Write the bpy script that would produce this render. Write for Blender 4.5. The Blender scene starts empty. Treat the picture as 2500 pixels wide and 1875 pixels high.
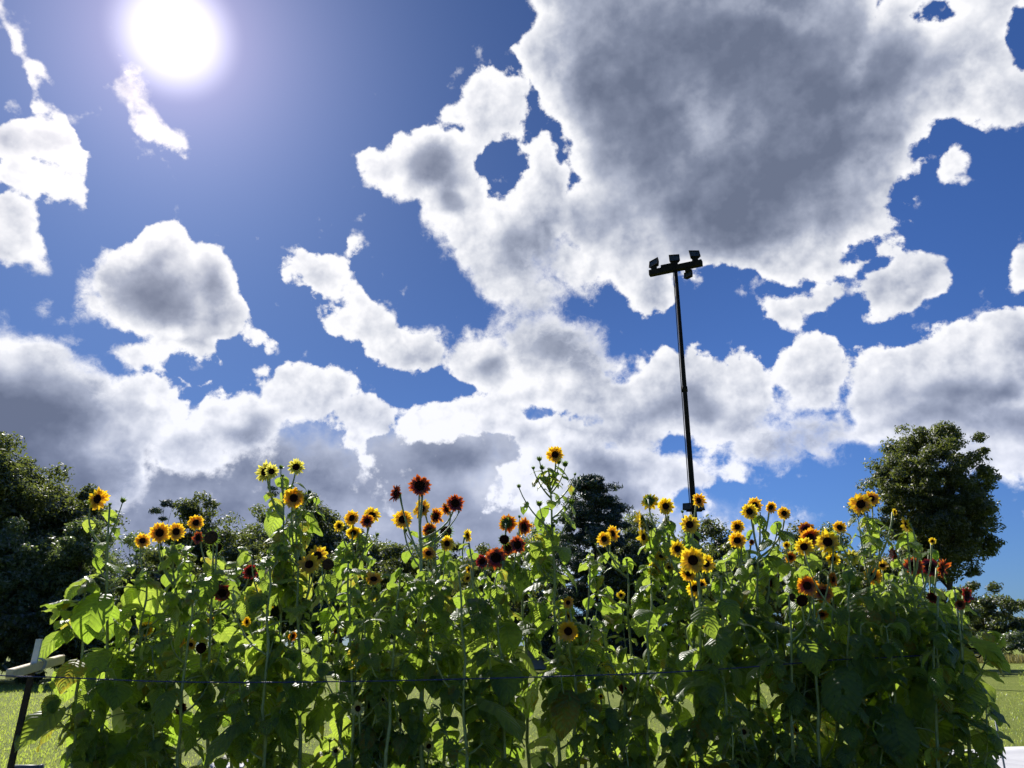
import bpy, bmesh, math, random
import numpy as np
from mathutils import Vector, Matrix, Euler, Quaternion
R = math.radians
S = bpy.context.scene

# ---------------------------------------------------------------- camera
EYE = Vector((0, 0, 1.5)); PITCH = R(18.8); F = 1878.0     # focal length in photo pixels (2500 wide)
cam = bpy.data.cameras.new('camera'); camo = bpy.data.objects.new('camera', cam)
S.collection.objects.link(camo); S.camera = camo
camo.location = EYE; camo.rotation_euler = (R(90)+PITCH, 0, 0)
cam.sensor_width = 36; cam.lens = 36*F/2500; cam.clip_start = 0.05; cam.clip_end = 6000
def ray(px, py):
    x = px-1250; v = 937.5-py
    return Vector((x, F*math.cos(PITCH)-v*math.sin(PITCH), v*math.cos(PITCH)+F*math.sin(PITCH))).normalized()
def at(px, py, Y):
    d = ray(px, py); return EYE + d*(Y/d.y)

# ---------------------------------------------------------------- light and exposure
S.view_settings.view_transform = 'Standard'; S.view_settings.look = 'None'
S.view_settings.exposure = .42; S.view_settings.gamma = 1; S.view_settings.use_curve_mapping = False
SUN_DIR = ray(425, 85)
SUN_EL = math.asin(SUN_DIR.z); SUN_AZ = math.atan2(SUN_DIR.x, SUN_DIR.y)
sl = bpy.data.lights.new('sun', 'SUN'); sl.energy = 5.0; sl.angle = R(0.53); sl.color = (1, .95, .87)
so = bpy.data.objects.new('sun', sl); S.collection.objects.link(so)
so.rotation_euler = SUN_DIR.to_track_quat('Z', 'Y').to_euler(); so.location = (0, 0, 30)
try:
    S.cycles.use_denoising = True; S.cycles.use_adaptive_sampling = True; S.cycles.adaptive_threshold = .02; S.cycles.adaptive_min_samples = 16; S.cycles.max_bounces = 8; S.cycles.transmission_bounces = 6
    S.cycles.diffuse_bounces = 6; S.cycles.sample_clamp_indirect = 4; S.cycles.transparent_max_bounces = 8
except Exception: pass

# ---------------------------------------------------------------- sky: Nishita with clouds by direction
W = bpy.data.worlds.new('World'); S.world = W; W.use_nodes = True
nt = W.node_tree; nt.nodes.clear()
def N(t, **k):
    n = nt.nodes.new(t)
    for a, b in k.items(): setattr(n, a, b)
    return n
def put(inp, v):
    if hasattr(v, 'links') or hasattr(v, 'is_linked'): nt.links.new(v, inp)
    else: inp.default_value = v
def M(op, a, b=None, c=None, clamp=False):
    n = N('ShaderNodeMath', operation=op, use_clamp=clamp)
    for i, v in enumerate((a, b, c)):
        if v is not None: put(n.inputs[i], v)
    return n.outputs[0]
def V(op, a, b=None):
    n = N('ShaderNodeVectorMath', operation=op); put(n.inputs[0], a)
    if b is not None:
        put(n.inputs['Scale'] if op == 'SCALE' else n.inputs[1], b)
    return n.outputs['Value'] if op in ('DOT_PRODUCT', 'LENGTH', 'DISTANCE') else n.outputs['Vector']
def SM(v, a, b, lo=0., hi=1.):
    n = N('ShaderNodeMapRange', interpolation_type='SMOOTHSTEP')
    for k, x in zip(('Value', 'From Min', 'From Max', 'To Min', 'To Max'), (v, a, b, lo, hi)): put(n.inputs[k], x)
    return n.outputs[0]
def MIX(f, a, b, mode='MIX'):
    n = N('ShaderNodeMix', data_type='RGBA', blend_type=mode); n.clamp_factor = True
    put(n.inputs[0], f); put(n.inputs[6], a); put(n.inputs[7], b); return n.outputs[2]
def NOISE(vec, sc, det=6, rough=.55, lac=2.0, dist=0., col=False):
    n = N('ShaderNodeTexNoise', noise_dimensions='3D'); n.inputs['Scale'].default_value = sc
    n.inputs['Detail'].default_value = det; n.inputs['Roughness'].default_value = rough
    n.inputs['Lacunarity'].default_value = lac; n.inputs['Distortion'].default_value = dist
    nt.links.new(vec, n.inputs['Vector']); return n.outputs['Color' if col else 'Fac']
tc = N('ShaderNodeTexCoord').outputs['Generated']
dirv = V('NORMALIZE', tc)
# stereographic plane about a fixed point of the sky (due north, 18.8 degrees up); 1 unit = 1000
C0 = Vector((0, math.cos(PITCH), math.sin(PITCH))); CR = Vector((1, 0, 0)); CU = Vector((0, -math.sin(PITCH), math.cos(PITCH)))
def stereo(px, py):
    d = ray(px, py); k = 2*1.878/(1+d.dot(C0)); return Vector((d.dot(CR)*k, d.dot(CU)*k, 0))
sunang = V('DOT_PRODUCT', dirv, SUN_DIR[:])
wob = V('SUBTRACT', NOISE(dirv, 5.5, 3, .5, col=True), (.5, .5, .5))
wob2 = V('SUBTRACT', NOISE(dirv, 26, 5, .6, col=True), (.5, .5, .5))
den = M('MAXIMUM', M('ADD', V('DOT_PRODUCT', dirv, C0[:]), 1.0), .05)
kk = M('DIVIDE', 2*1.878, den)
cx = N('ShaderNodeCombineXYZ'); put(cx.inputs[0], M('MULTIPLY', V('DOT_PRODUCT', dirv, CR[:]), kk)); put(cx.inputs[1], M('MULTIPLY', V('DOT_PRODUCT', dirv, CU[:]), kk))
base = cx.outputs[0]
def XY(v):
    n = N('ShaderNodeSeparateXYZ'); put(n.inputs[0], v); return n.outputs[0], n.outputs[1]
pl = XY(V('ADD', base, V('ADD', V('SCALE', wob, .10), V('SCALE', wob2, .065))))
pd = XY(V('ADD', base, V('SCALE', wob, .30)))
def blob(P, prev, px, py, rx, ry, rot=0, w=None):
    # prev rides along in z and is dropped again: it only makes the shader evaluate the blobs one after another (stack space)
    cb = N('ShaderNodeCombineXYZ'); put(cb.inputs[0], P[0]); put(cb.inputs[1], P[1])
    if prev is not None: put(cb.inputs[2], prev)
    a = R(rot); c = stereo(px, py)
    ex = stereo(px+rx*math.cos(a), py+rx*math.sin(a))-c; ey = stereo(px-ry*math.sin(a), py+ry*math.cos(a))-c
    m = N('ShaderNodeMapping', vector_type='TEXTURE')
    m.inputs['Location'].default_value = c; m.inputs['Rotation'].default_value = (0, 0, math.atan2(ex.y, ex.x))
    m.inputs['Scale'].default_value = (ex.length, ey.length, 1); nt.links.new(cb.outputs[0], m.inputs['Vector'])
    L = V('LENGTH', V('MULTIPLY', m.outputs[0], (1, 1, 0))); s = w or min(rx, ry)*.9
    return M('MULTIPLY_ADD', L, -s, s)           # about the distance inside the edge, in photo pixels
CLOUD = [(1700,60,450,420),(1800,370,470,270),(1530,545,200,150),(1960,520,240,150),(2350,110,170,190),(2190,190,150,240),(2450,230,100,80),(2325,390,28,50),(1600,690,60,60),(1400,640,110,80),
 (1060,400,128,105),(950,410,85,55,-25),(1110,480,95,110,30),(1160,590,95,75,50),(1230,660,115,90,40),(1300,720,95,70),(1190,240,75,60),(1120,270,28,18),(1225,310,80,90),(1320,510,110,190),
 (1340,850,175,100,8),(1450,870,75,35,20),(1180,880,100,90),(900,810,170,50,20),(1020,860,110,50,10),(770,665,80,70),(835,600,22,32,20),(870,730,90,32,35),
 (360,720,205,120,10),(410,620,58,62),(510,700,62,90,15),(520,790,95,65,10),(430,860,120,80,25),(230,680,90,50,-15),(640,850,60,22,15),
 (60,370,95,45),(150,420,72,90),(190,490,32,60,-10),(40,445,70,30),(330,240,60,28,50),(360,300,48,28,60),(45,110,75,8,62),(105,175,40,9,45),(165,130,38,8,25),(225,160,30,9,40),(400,335,22,8,30),
 (30,590,78,72),(85,655,45,60,30),(90,745,58,38,-40),(130,795,45,16),(50,1080,320,275,10),(330,1010,135,120),(740,965,135,82),(600,1030,140,85),(900,1025,120,60),
 (1150,1010,230,60),(440,1090,110,70,30),(870,1080,45,95,-12),(1290,1050,60,120),(1700,970,170,105),(1830,930,90,75),(1990,930,120,95),(2160,930,130,98),(2330,900,160,120,-20),(2490,850,140,120),(2120,960,80,115),(200,740,60,60),(300,860,70,50,20),(480,900,60,45,-20),
 (1500,1010,180,105),(1420,965,110,65),(2150,1040,330,60,-5),(2490,1040,150,80),(2450,960,120,80),(1480,1170,290,110),(1690,890,60,45),(1620,880,35,35),(1580,960,90,60),(1760,1250,55,80),
 (2200,690,110,52,-28),(2130,765,60,22,-20),(2490,650,50,80),(2000,735,36,20,-30),(1925,785,28,12,30),(2500,1110,300,50)]
BANK = [(400,1240,900,235),(300,1110,800,130),(1100,1110,330,120),(600,1310,1300,200),(80,1080,350,150)]
HOLE = [(1238,442,46,74,5),(1212,395,26,30),(2120,615,70,22,-25),(1940,700,60,25,-20),(945,935,75,35),(1340,1010,60,22),(1645,1065,32,22),(2480,95,55,70),(2295,15,20,14),(480,905,60,26,15),(1010,770,60,40,20),(1990,1210,330,85),(60,405,60,16,5),(1990,1215,200,60)]
DARK = [(380,720,170,85,8),(2060,150,260,260),(1740,120,560,350),(1860,420,460,240),(1560,300,260,330),(370,715,235,110,8),(505,720,75,105,10),(425,830,110,65,20),(1090,405,135,100,20),(1140,500,80,60,30),(1390,850,190,85,5),(40,1060,330,215,8),(200,1150,300,120),
 (1430,1100,170,80),(2350,995,330,75),(1960,1020,300,55),(1270,640,75,60),(845,945,38,90,-35),(1240,900,120,50),(1640,970,110,40),(2210,725,80,28,-25),(620,1060,110,40),(1020,870,90,35),(1590,1180,120,50)]
LIGHT = [(1745,250,130,60,20,.25),(2130,445,110,40,-25,.4),(1870,0,110,40,0,.35),(1560,480,90,200,-25,.25),(2040,600,250,40,0,.4),(2330,150,90,90,0,.4),(2050,330,120,60,-20,.25),(1340,250,60,260,0,.3),(330,1030,90,90,0,.6)]
cov = None
for b in CLOUD:
    v = blob(pl, cov, *b); cov = v if cov is None else M('SMOOTH_MAX', cov, v, 22.)
bank = None
for b in BANK:
    v = blob(pl, bank, *b); bank = v if bank is None else M('SMOOTH_MAX', bank, v, 60.)
for b in HOLE:
    cov = M('MINIMUM', cov, M('MULTIPLY', blob(pl, cov, *b), -1.0))
dk = None
for b in DARK:
    v = SM(blob(pd, dk, *b, w=1.0), -.45, .72); dk = v if dk is None else M('SMOOTH_MAX', dk, v, .25)
for b in LIGHT:
    dk = M('SUBTRACT', dk, SM(blob(pd, dk, *b[:5], w=1.0), -.35, .8, 0., b[5]))
n1 = NOISE(dirv, 9, 8, .54)
toSun = V('NORMALIZE', V('SUBTRACT', SUN_DIR[:], dirv))
n1b = NOISE(V('ADD', dirv, V('SCALE', toSun, .026)), 9, 5, .54)
n2 = NOISE(dirv, 34, 5, .58)
n2b = NOISE(V('ADD', dirv, V('SCALE', toSun, .008)), 34, 3, .58)
nl = NOISE(dirv, 3.3, 3, .5)
soft = SM(nl, .48, .68)
wisp = M('MULTIPLY', M('SUBTRACT', NOISE(V('MULTIPLY', V('ADD', dirv, V('SCALE', wob2, .05)), (1, 1, 1.6)), 50, 6, .62), .5), M('MULTIPLY_ADD', soft, 62., 6.))
vo = N('ShaderNodeTexVoronoi', feature='F1'); vob = N('ShaderNodeTexVoronoi', feature='F1')
vv = V('ADD', dirv, V('ADD', V('SCALE', wob2, .045), V('SCALE', wob, .05)))
for q, vec in ((vo, vv), (vob, V('ADD', vv, V('SCALE', toSun, .014)))):
    q.inputs['Scale'].default_value = 17; q.inputs['Detail'].default_value = 2; q.inputs['Roughness'].default_value = .55; q.normalize = True; nt.links.new(vec, q.inputs['Vector'])
puff = M('SUBTRACT', .33, vo.outputs['Distance'])
ns = M('ADD', M('ADD', M('MULTIPLY', M('SUBTRACT', n1, .5), 175.), M('MULTIPLY', puff, 55.)), M('ADD', wisp, M('MULTIPLY', M('SUBTRACT', n2, .5), 44.)))
frag = M('ADD', M('MULTIPLY', M('SUBTRACT', n2, .60), 340.), M('ADD', M('MULTIPLY', cov, .32), M('MULTIPLY', M('SUBTRACT', n1, .52), 190.)))   # torn scraps beside the clouds
dens = M('ADD', cov, ns); densB = M('ADD', bank, ns)
a0 = M('MULTIPLY_ADD', soft, -14., -3.); a1 = M('MULTIPLY_ADD', soft, 34., 8.)
alpha = M('MAXIMUM', SM(dens, a0, a1), SM(frag, -6., 70., 0., .8)); alphaB = SM(densB, -10., 60.)
# shading: thin edges pass the sun (bright), thick bodies are grey, sunward bulges brighter
rel = M('ADD', M('ADD', M('SUBTRACT', n1, n1b), M('MULTIPLY', M('SUBTRACT', n2, n2b), .28)), M('MULTIPLY', M('SUBTRACT', vob.outputs['Distance'], vo.outputs['Distance']), .32))
near = SM(sunang, .84, .985); elev = V('DOT_PRODUCT', dirv, (0, 0, 1)); low = SM(elev, .38, .12)
lown = NOISE(V('MULTIPLY', dirv, (1, 1, 2.2)), 5, 5, .52)
core = M('MULTIPLY', M('MAXIMUM', dk, 0.), SM(dens, 0., 72.))
tone = M('SUBTRACT', .97, M('ADD', M('ADD', SM(dens, 3., 36., 0., .19), SM(dens, 25., 150., 0., .13)), M('MULTIPLY', core, M('MULTIPLY_ADD', M('SUBTRACT', lown, .5), -.95, .53))))
tone = M('ADD', tone, M('ADD', M('MULTIPLY', rel, M('MULTIPLY_ADD', core, -1.3, 2.2)), M('MULTIPLY', M('SUBTRACT', n1, .5), -.28)))
tone = M('ADD', tone, M('MULTIPLY', near, M('MULTIPLY_ADD', core, -.13, .13)), clamp=True)
toneB = M('ADD', M('ADD', .20, M('MULTIPLY', M('SUBTRACT', lown, .5), 1.0)), M('ADD', SM(elev, .24, .12, 0., .22), M('ADD', SM(densB, 120., 0., 0., .6), M('MULTIPLY', rel, .7))), clamp=True)
def pal(t):
    rp = N('ShaderNodeValToRGB'); cr = rp.color_ramp; put(rp.inputs[0], t)
    while len(cr.elements) < 5: cr.elements.new(.5)
    for e, (p, c) in zip(cr.elements, ((0., (.15, .18, .265)), (.18, (.22, .255, .355)), (.45, (.41, .45, .565)), (.72, (.70, .725, .80)), (1., (.99, .99, 1.02)))):
        e.position = p; e.color = (*c, 1)
    return V('SCALE', MIX(1.0, rp.outputs[0], MIX(low, (1, 1, 1, 1), (.94, .97, 1.06, 1)), 'MULTIPLY'), 10.)
ccol = pal(tone); bcol = pal(toneB)
sky = N('ShaderNodeTexSky', sky_type='NISHITA'); sky.sun_disc = False
sky.sun_elevation = SUN_EL; sky.sun_rotation = SUN_AZ; sky.altitude = 200; sky.air_density = 1.0; sky.dust_density = .6; sky.ozone_density = 3.0
skc = V('SCALE', MIX(1.0, sky.outputs[0], (.36, .56, .96, 1), 'MULTIPLY'), SM(sunang, .6, .99, 1.0, .62))
mixed = MIX(alpha, MIX(alphaB, skc, bcol), ccol)
# camera glare round the sun, painted into the sky colour over the clouds
ang = M('ARCCOSINE', M('MINIMUM', sunang, .999999))
g1 = V('SCALE', (1.0, .98, 1.0), SM(ang, .076, .016, 0., 8.))
g2 = V('SCALE', (2.6, 1.6, 1.7), M('MULTIPLY', M('EXPONENT', M('MULTIPLY', ang, -13.0)), 2.3))
out = V('ADD', mixed, V('ADD', g1, g2))
bg = N('ShaderNodeBackground'); bg.inputs['Strength'].default_value = 0.075; nt.links.new(out, bg.inputs['Color'])
wo = N('ShaderNodeOutputWorld'); nt.links.new(bg.outputs[0], wo.inputs[0])
W.cycles.sampling_method = 'NONE'

# ================================================================ helpers
COL = S.collection
def tag(o, label=None, cat=None, group=None, kind=None):
    for k, v in (('label', label), ('category', cat), ('group', group), ('kind', kind)):
        if v: o[k] = v
    return o
def empty(name, loc, rz=0):
    o = bpy.data.objects.new(name, None); COL.objects.link(o); o.location = loc; o.rotation_euler = (0, 0, rz)
    o.empty_display_size = .1; return o
def link(name, me, parent=None, mw=None):
    """link mesh data as an object; mw is its matrix in the parent's own space"""
    o = bpy.data.objects.new(name, me); COL.objects.link(o)
    if parent: o.parent = parent
    if mw is not None: o.matrix_local = mw
    return o
class MB:
    """collects faces, then becomes ONE mesh"""
    def __init__(s): s.v = []; s.f = []; s.uv = []; s.rn = []; s.n = 0
    def add(s, verts, faces, uvs=None, rnd=(.5, .5)):
        k = len(s.v); s.v.extend(tuple(p) for p in verts)
        for f in faces:
            s.f.append([i+k for i in f])
            for i in f:
                s.uv.append(uvs[i] if uvs else (0, 0)); s.rn.append(rnd)
    def mesh(s, name, mat, smooth=True):
        me = bpy.data.meshes.new(name); me.from_pydata(s.v, [], s.f)
        a = me.uv_layers.new(name='UVMap'); a.data.foreach_set('uv', np.array(s.uv, dtype=np.float32).ravel())
        b = me.uv_layers.new(name='rnd'); b.data.foreach_set('uv', np.array(s.rn, dtype=np.float32).ravel())
        me.materials.append(mat)
        if smooth: me.polygons.foreach_set('use_smooth', [True]*len(s.f))
        me.update(); return me
    def build(s, name, mat, parent=None, smooth=True): return link(name, s.mesh(name, mat, smooth), parent)
    def tube(s, pts, rads, sides=6, cap=True, rnd=(.5, .5)):
        pts = [Vector(p) for p in pts]; V0 = []; uv = []
        up = Vector((.3, .2, 1)).normalized()
        for i, p in enumerate(pts):
            t = (pts[min(i+1, len(pts)-1)]-pts[max(i-1, 0)]).normalized()
            a = t.cross(up)
            if a.length < .05: a = t.cross(Vector((1, 0, 0)))
            a.normalize(); b = t.cross(a)
            for j in range(sides):
                th = 2*math.pi*j/sides; V0.append(p+(a*math.cos(th)+b*math.sin(th))*rads[i]); uv.append((j/sides, i/len(pts)))
        Fc = [(i*sides+j, i*sides+(j+1) % sides, (i+1)*sides+(j+1) % sides, (i+1)*sides+j) for i in range(len(pts)-1) for j in range(sides)]
        if cap: Fc += [tuple(range(sides))[::-1], tuple((len(pts)-1)*sides+j for j in range(sides))]
        s.add(V0, Fc, uv, rnd)
    def box(s, M4, sx, sy, sz, bev=0):
        """a box of the given size in the frame M4, with chamfered edges when bev > 0"""
        bm = bmesh.new(); bmesh.ops.create_cube(bm, size=1)
        bmesh.ops.scale(bm, vec=(sx, sy, sz), verts=bm.verts)
        if bev: bmesh.ops.bevel(bm, geom=bm.edges[:]+bm.verts[:], offset=bev, segments=1, affect='EDGES')
        bm.verts.index_update()
        s.add([M4 @ v.co for v in bm.verts], [[v.index for v in f.verts] for f in bm.faces]); bm.free()
def bez(a, b, c, n=6):
    return [a*(1-t)**2+b*2*t*(1-t)+c*t*t for t in [i/(n-1) for i in range(n)]]
def frame(loc, x, y, z):
    m = Matrix((x, y, z)).transposed().to_4x4(); m.translation = loc; return m
def quadsoup(name, mat, P, A, B, rnd, fold=.18, parent=None, nrm=None):
    """leaf faces in bulk: at each point P a small folded rhomb with half axes A (length) and B (width)"""
    n = len(P); Nn = np.cross(A, B); Nn /= (np.linalg.norm(Nn, axis=1, keepdims=True)+1e-9)
    wl = np.linalg.norm(B, axis=1, keepdims=True)
    V4 = np.stack([P-A, P+B-A*.1+Nn*wl*fold, P+A, P-B-A*.1+Nn*wl*fold], axis=1).reshape(-1, 3)
    me = bpy.data.meshes.new(name); me.vertices.add(4*n); me.vertices.foreach_set('co', V4.astype(np.float32).ravel())
    idx = np.arange(4*n).reshape(n, 4); tri = np.concatenate([idx[:, [0, 1, 2]], idx[:, [0, 2, 3]]], axis=1).reshape(-1)
    me.loops.add(6*n); me.loops.foreach_set('vertex_index', tri.astype(np.int32))
    me.polygons.add(2*n); me.polygons.foreach_set('loop_start', np.arange(0, 6*n, 3, dtype=np.int32))
    b = me.uv_layers.new(name='rnd'); b.data.foreach_set('uv', np.repeat(rnd, 6, axis=0).astype(np.float32).ravel())
    me.materials.append(mat); me.update(calc_edges=True); me.validate()
    return link(name, me, parent)

# ---------------------------------------------------------------- materials
def mat(name):
    m = bpy.data.materials.new(name); m.use_nodes = True; t = m.node_tree; t.nodes.clear(); return m, t
class NT:
    def __init__(s, t): s.t = t
    def n(s, ty, ins=None, **k):
        x = s.t.nodes.new(ty)
        for a, b in k.items(): setattr(x, a, b)
        for a, b in (ins or {}).items():
            if hasattr(b, 'is_linked'): s.t.links.new(b, x.inputs[a])
            else: x.inputs[a].default_value = b
        return x
    def mix(s, f, a, b, mode='MIX'): return s.n('ShaderNodeMix', {0: f, 6: a, 7: b}, data_type='RGBA', blend_type=mode).outputs[2]
    def math(s, op, a, b=None, clamp=False):
        return s.n('ShaderNodeMath', {k: v for k, v in ((0, a), (1, b)) if v is not None}, operation=op, use_clamp=clamp).outputs[0]
    def ramp(s, v, a, b, lo=0., hi=1.): return s.n('ShaderNodeMapRange', {'Value': v, 'From Min': a, 'From Max': b, 'To Min': lo, 'To Max': hi}).outputs[0]
    def noise(s, sc, det=3, vec=None, rough=.5):
        d = {'Scale': sc, 'Detail': det, 'Roughness': rough}
        if vec is not None: d['Vector'] = vec
        return s.n('ShaderNodeTexNoise', d).outputs['Fac']
    def obj(s): return s.n('ShaderNodeTexCoord').outputs['Object']
def rgba(c, a=1): return (c[0], c[1], c[2], a)
def leafmat(name, c1, c2, trans, tw=.5, rough=.38, gl=.10, veins=False, sheen=None, back=None):
    """thin leaf: diffuse + light passing through + a waxy gloss; colour varies leaf by leaf"""
    m, t = mat(name); h = NT(t); uvr = h.n('ShaderNodeUVMap', uv_map='rnd').outputs[0]
    sp = h.n('ShaderNodeSeparateXYZ', {0: uvr}).outputs
    col = h.mix(sp[0], rgba(c1), rgba(c2)); tcol = h.mix(sp[1], rgba(trans[0]), rgba(trans[1])); nrm = None
    if veins:
        uv = h.n('ShaderNodeUVMap', uv_map='UVMap').outputs[0]; u = h.n('ShaderNodeSeparateXYZ', {0: uv}).outputs
        av = h.math('ABSOLUTE', u[0]); ph = h.math('SUBTRACT', h.math('MULTIPLY', u[1], 8.0), h.math('MULTIPLY', av, 2.4))
        w = h.math('ABSOLUTE', h.math('SINE', h.math('MULTIPLY', ph, math.pi)))
        side = h.math('MULTIPLY', h.ramp(w, .0, .16, 1., 0.), h.ramp(av, .95, .3, 0., 1.))
        mid = h.ramp(av, .05, .025, 0., 1.); v = h.math('MAXIMUM', side, mid, clamp=True)
        nz = h.noise(60, 3, h.obj())
        col = h.mix(h.math('MULTIPLY', v, .45), col, (.22, .30, .12, 1)); col = h.mix(h.ramp(nz, .3, .75, 0., .35), col, (.03, .055, .02, 1))
        tcol = h.mix(h.math('MULTIPLY', v, .40), tcol, (.16, .26, .03, 1)); tcol = h.mix(h.ramp(nz, .35, .8, 0., .4), tcol, (.13, .25, .02, 1))
        old = h.math('MULTIPLY', h.ramp(sp[1], .90, .93), h.ramp(nz, .35, .6)); col = h.mix(old, col, (.20, .15, .03, 1)); tcol = h.mix(old, tcol, (.62, .50, .05, 1))
        hg = h.math('ADD', h.math('POWER', w, .7), h.math('MULTIPLY', nz, .35))
        nrm = h.n('ShaderNodeBump', {'Strength': .75, 'Distance': .004, 'Height': hg}).outputs[0]
    k = {'Normal': nrm} if nrm is not None else {}
    d = h.n('ShaderNodeBsdfDiffuse', dict({'Color': col}, **k)).outputs[0]; tr = h.n('ShaderNodeBsdfTranslucent', dict({'Color': tcol}, **k)).outputs[0]
    g = h.n('ShaderNodeBsdfGlossy', dict({'Color': (1, 1, 1, 1), 'Roughness': rough}, **k)).outputs[0]
    a = h.n('ShaderNodeMixShader', {0: tw, 1: d, 2: tr}).outputs[0]
    fr = h.n('ShaderNodeLayerWeight', dict({'Blend': .35}, **k)).outputs['Fresnel']
    b = h.n('ShaderNodeMixShader', {0: h.math('MULTIPLY', fr, gl*3.2, clamp=True), 1: a, 2: g}).outputs[0]
    if veins:   # insect holes in some of the leaves
        hole = h.math('MULTIPLY', h.math('GREATER_THAN', h.noise(42, 1, h.obj()), .665), h.math('GREATER_THAN', sp[0], .62))
        b = h.n('ShaderNodeMixShader', {0: hole, 1: b, 2: h.n('ShaderNodeBsdfTransparent').outputs[0]}).outputs[0]
    h.n('ShaderNodeOutputMaterial', {0: b}); return m
def petalmat(name, tip, basec, tipt, baset, cut=(.15, .55), tw=.55):
    m, t = mat(name); h = NT(t); uv = h.n('ShaderNodeUVMap', uv_map='UVMap').outputs[0]
    u = h.n('ShaderNodeSeparateXYZ', {0: uv}).outputs; sp = h.n('ShaderNodeSeparateXYZ', {0: h.n('ShaderNodeUVMap', uv_map='rnd').outputs[0]}).outputs
    st = h.n('ShaderNodeTexNoise', {'Vector': h.n('ShaderNodeVectorMath', {0: uv, 1: (9, .8, 1)}, operation='MULTIPLY').outputs[0], 'Scale': 3., 'Detail': 3}).outputs['Fac']
    f = h.ramp(h.math('ADD', u[1], h.math('ADD', h.math('MULTIPLY', h.math('SUBTRACT', st, .5), .35), h.math('MULTIPLY', h.math('SUBTRACT', sp[0], .5), .3))), cut[0], cut[1])
    col = h.mix(f, rgba(basec), rgba(tip)); tcol = h.mix(f, rgba(baset), rgba(tipt))
    k2 = h.ramp(st, .3, .7, .78, 1.08); tcol = h.mix(1.0, tcol, h.n('ShaderNodeCombineXYZ', {0: k2, 1: k2, 2: k2}).outputs[0], 'MULTIPLY')
    bp = h.n('ShaderNodeBump', {'Strength': .5, 'Distance': .02, 'Height': st}).outputs[0]
    d = h.n('ShaderNodeBsdfDiffuse', {'Color': col, 'Normal': bp}).outputs[0]; tr = h.n('ShaderNodeBsdfTranslucent', {'Color': tcol}).outputs[0]
    g = h.n('ShaderNodeBsdfGlossy', {'Color': (1, 1, 1, 1), 'Roughness': .5}).outputs[0]
    b = h.n('ShaderNodeMixShader', {0: .04, 1: h.n('ShaderNodeMixShader', {0: tw, 1: d, 2: tr}).outputs[0], 2: g}).outputs[0]
    h.n('ShaderNodeOutputMaterial', {0: b}); return m
def pbr(name, c1, c2=None, sc=8., rough=.7, metal=0., bump=0., bsc=None, stretch=None, spec=.4, det=4, dist=.01):
    m, t = mat(name); h = NT(t); vec = h.obj()
    if stretch: vec = h.n('ShaderNodeVectorMath', {0: vec, 1: stretch}, operation='MULTIPLY').outputs[0]
    nz = h.noise(sc, det, vec, .6); col = h.mix(h.ramp(nz, .35, .65), rgba(c1), rgba(c2 or c1))
    d = {'Base Color': col, 'Roughness': rough, 'Metallic': metal, 'Specular IOR Level': spec}
    if bump: d['Normal'] = h.n('ShaderNodeBump', {'Strength': bump, 'Distance': dist, 'Height': h.noise(bsc or sc*3, 4, vec, .6)}).outputs[0]
    h.n('ShaderNodeOutputMaterial', {0: h.n('ShaderNodeBsdfPrincipled', d).outputs[0]}); return m

M_LEAF = leafmat('sunflower_leaf', (.062, .105, .052), (.095, .145, .07), ((.40, .60, .05), (.60, .75, .09)), tw=.62, rough=.48, gl=.085, veins=True)
M_YLEAF = leafmat('young_leaf', (.06, .11, .03), (.09, .15, .04), ((.38, .60, .03), (.50, .68, .04)), tw=.55, rough=.42, gl=.11)
M_STEM = pbr('sunflower_stem', (.20, .25, .09), (.32, .37, .17), sc=30, rough=.5, bump=.3, bsc=220, spec=.6)
M_BRACT = leafmat('bract', (.05, .09, .02), (.08, .13, .03), ((.20, .36, .03), (.28, .42, .04)), tw=.4, rough=.5, gl=.08)
M_DISC = pbr('seed_disc', (.018, .006, .005), (.05, .014, .008), sc=40, rough=.9, bump=1., bsc=75, spec=.1)
M_SPENT = pbr('spent_disc', (.04, .022, .016), (.15, .09, .055), sc=35, rough=.95, bump=1., bsc=60, spec=.1)
PET = {'G': petalmat('golden_petal', (.72, .40, .012), (.55, .17, .01), (1., .66, .022), (.93, .44, .012), (-.4, .25), .68),
 'Y': petalmat('yellow_petal', (.66, .46, .02), (.62, .38, .015), (1., .76, .03), (.95, .58, .02), (-.3, .3), .68),
 'L': petalmat('lemon_petal', (.66, .60, .10), (.62, .50, .05), (.98, .90, .16), (.92, .78, .08), (0, .5)),
 'O': petalmat('orange_petal', (.62, .28, .012), (.28, .035, .01), (.98, .46, .015), (.60, .07, .01), (.25, .75)),
 'R': petalmat('rust_red_petal', (.36, .07, .012), (.16, .014, .01), (.78, .22, .02), (.34, .035, .012), (.45, 1.05)),
 'D': petalmat('dark_red_petal', (.13, .012, .012), (.07, .006, .008), (.34, .022, .02), (.18, .010, .012), (.2, .9)),
 'C': petalmat('cream_petal', (.66, .64, .36), (.62, .52, .10), (.92, .88, .50), (.85, .70, .15), (0, .45))}
M_WOOD = pbr('pine_wood', (.70, .56, .38), (.78, .66, .48), sc=5, rough=.7, bump=.3, bsc=40, stretch=(1, 14, 14))
M_WHITE = pbr('white_paint', (.72, .72, .70), (.60, .60, .58), sc=20, rough=.6, bump=.2)
M_POST = pbr('dark_post', (.018, .014, .012), (.045, .028, .018), sc=25, rough=.8, bump=.5)
M_ROPE = pbr('blue_rope', (.018, .022, .11), (.05, .06, .2), sc=60, rough=.5, bump=.6, bsc=300, spec=.6)
M_CORD = pbr('pale_cord', (.35, .36, .42), sc=30, rough=.6)
M_POLE = pbr('dark_steel', (.008, .008, .009), (.02, .017, .015), sc=4, rough=.85, metal=.0, bump=.1, spec=.15)
M_GLASS = pbr('lamp_glass', (.02, .022, .02), (.07, .07, .06), sc=6, rough=.35, spec=.5)
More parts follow.
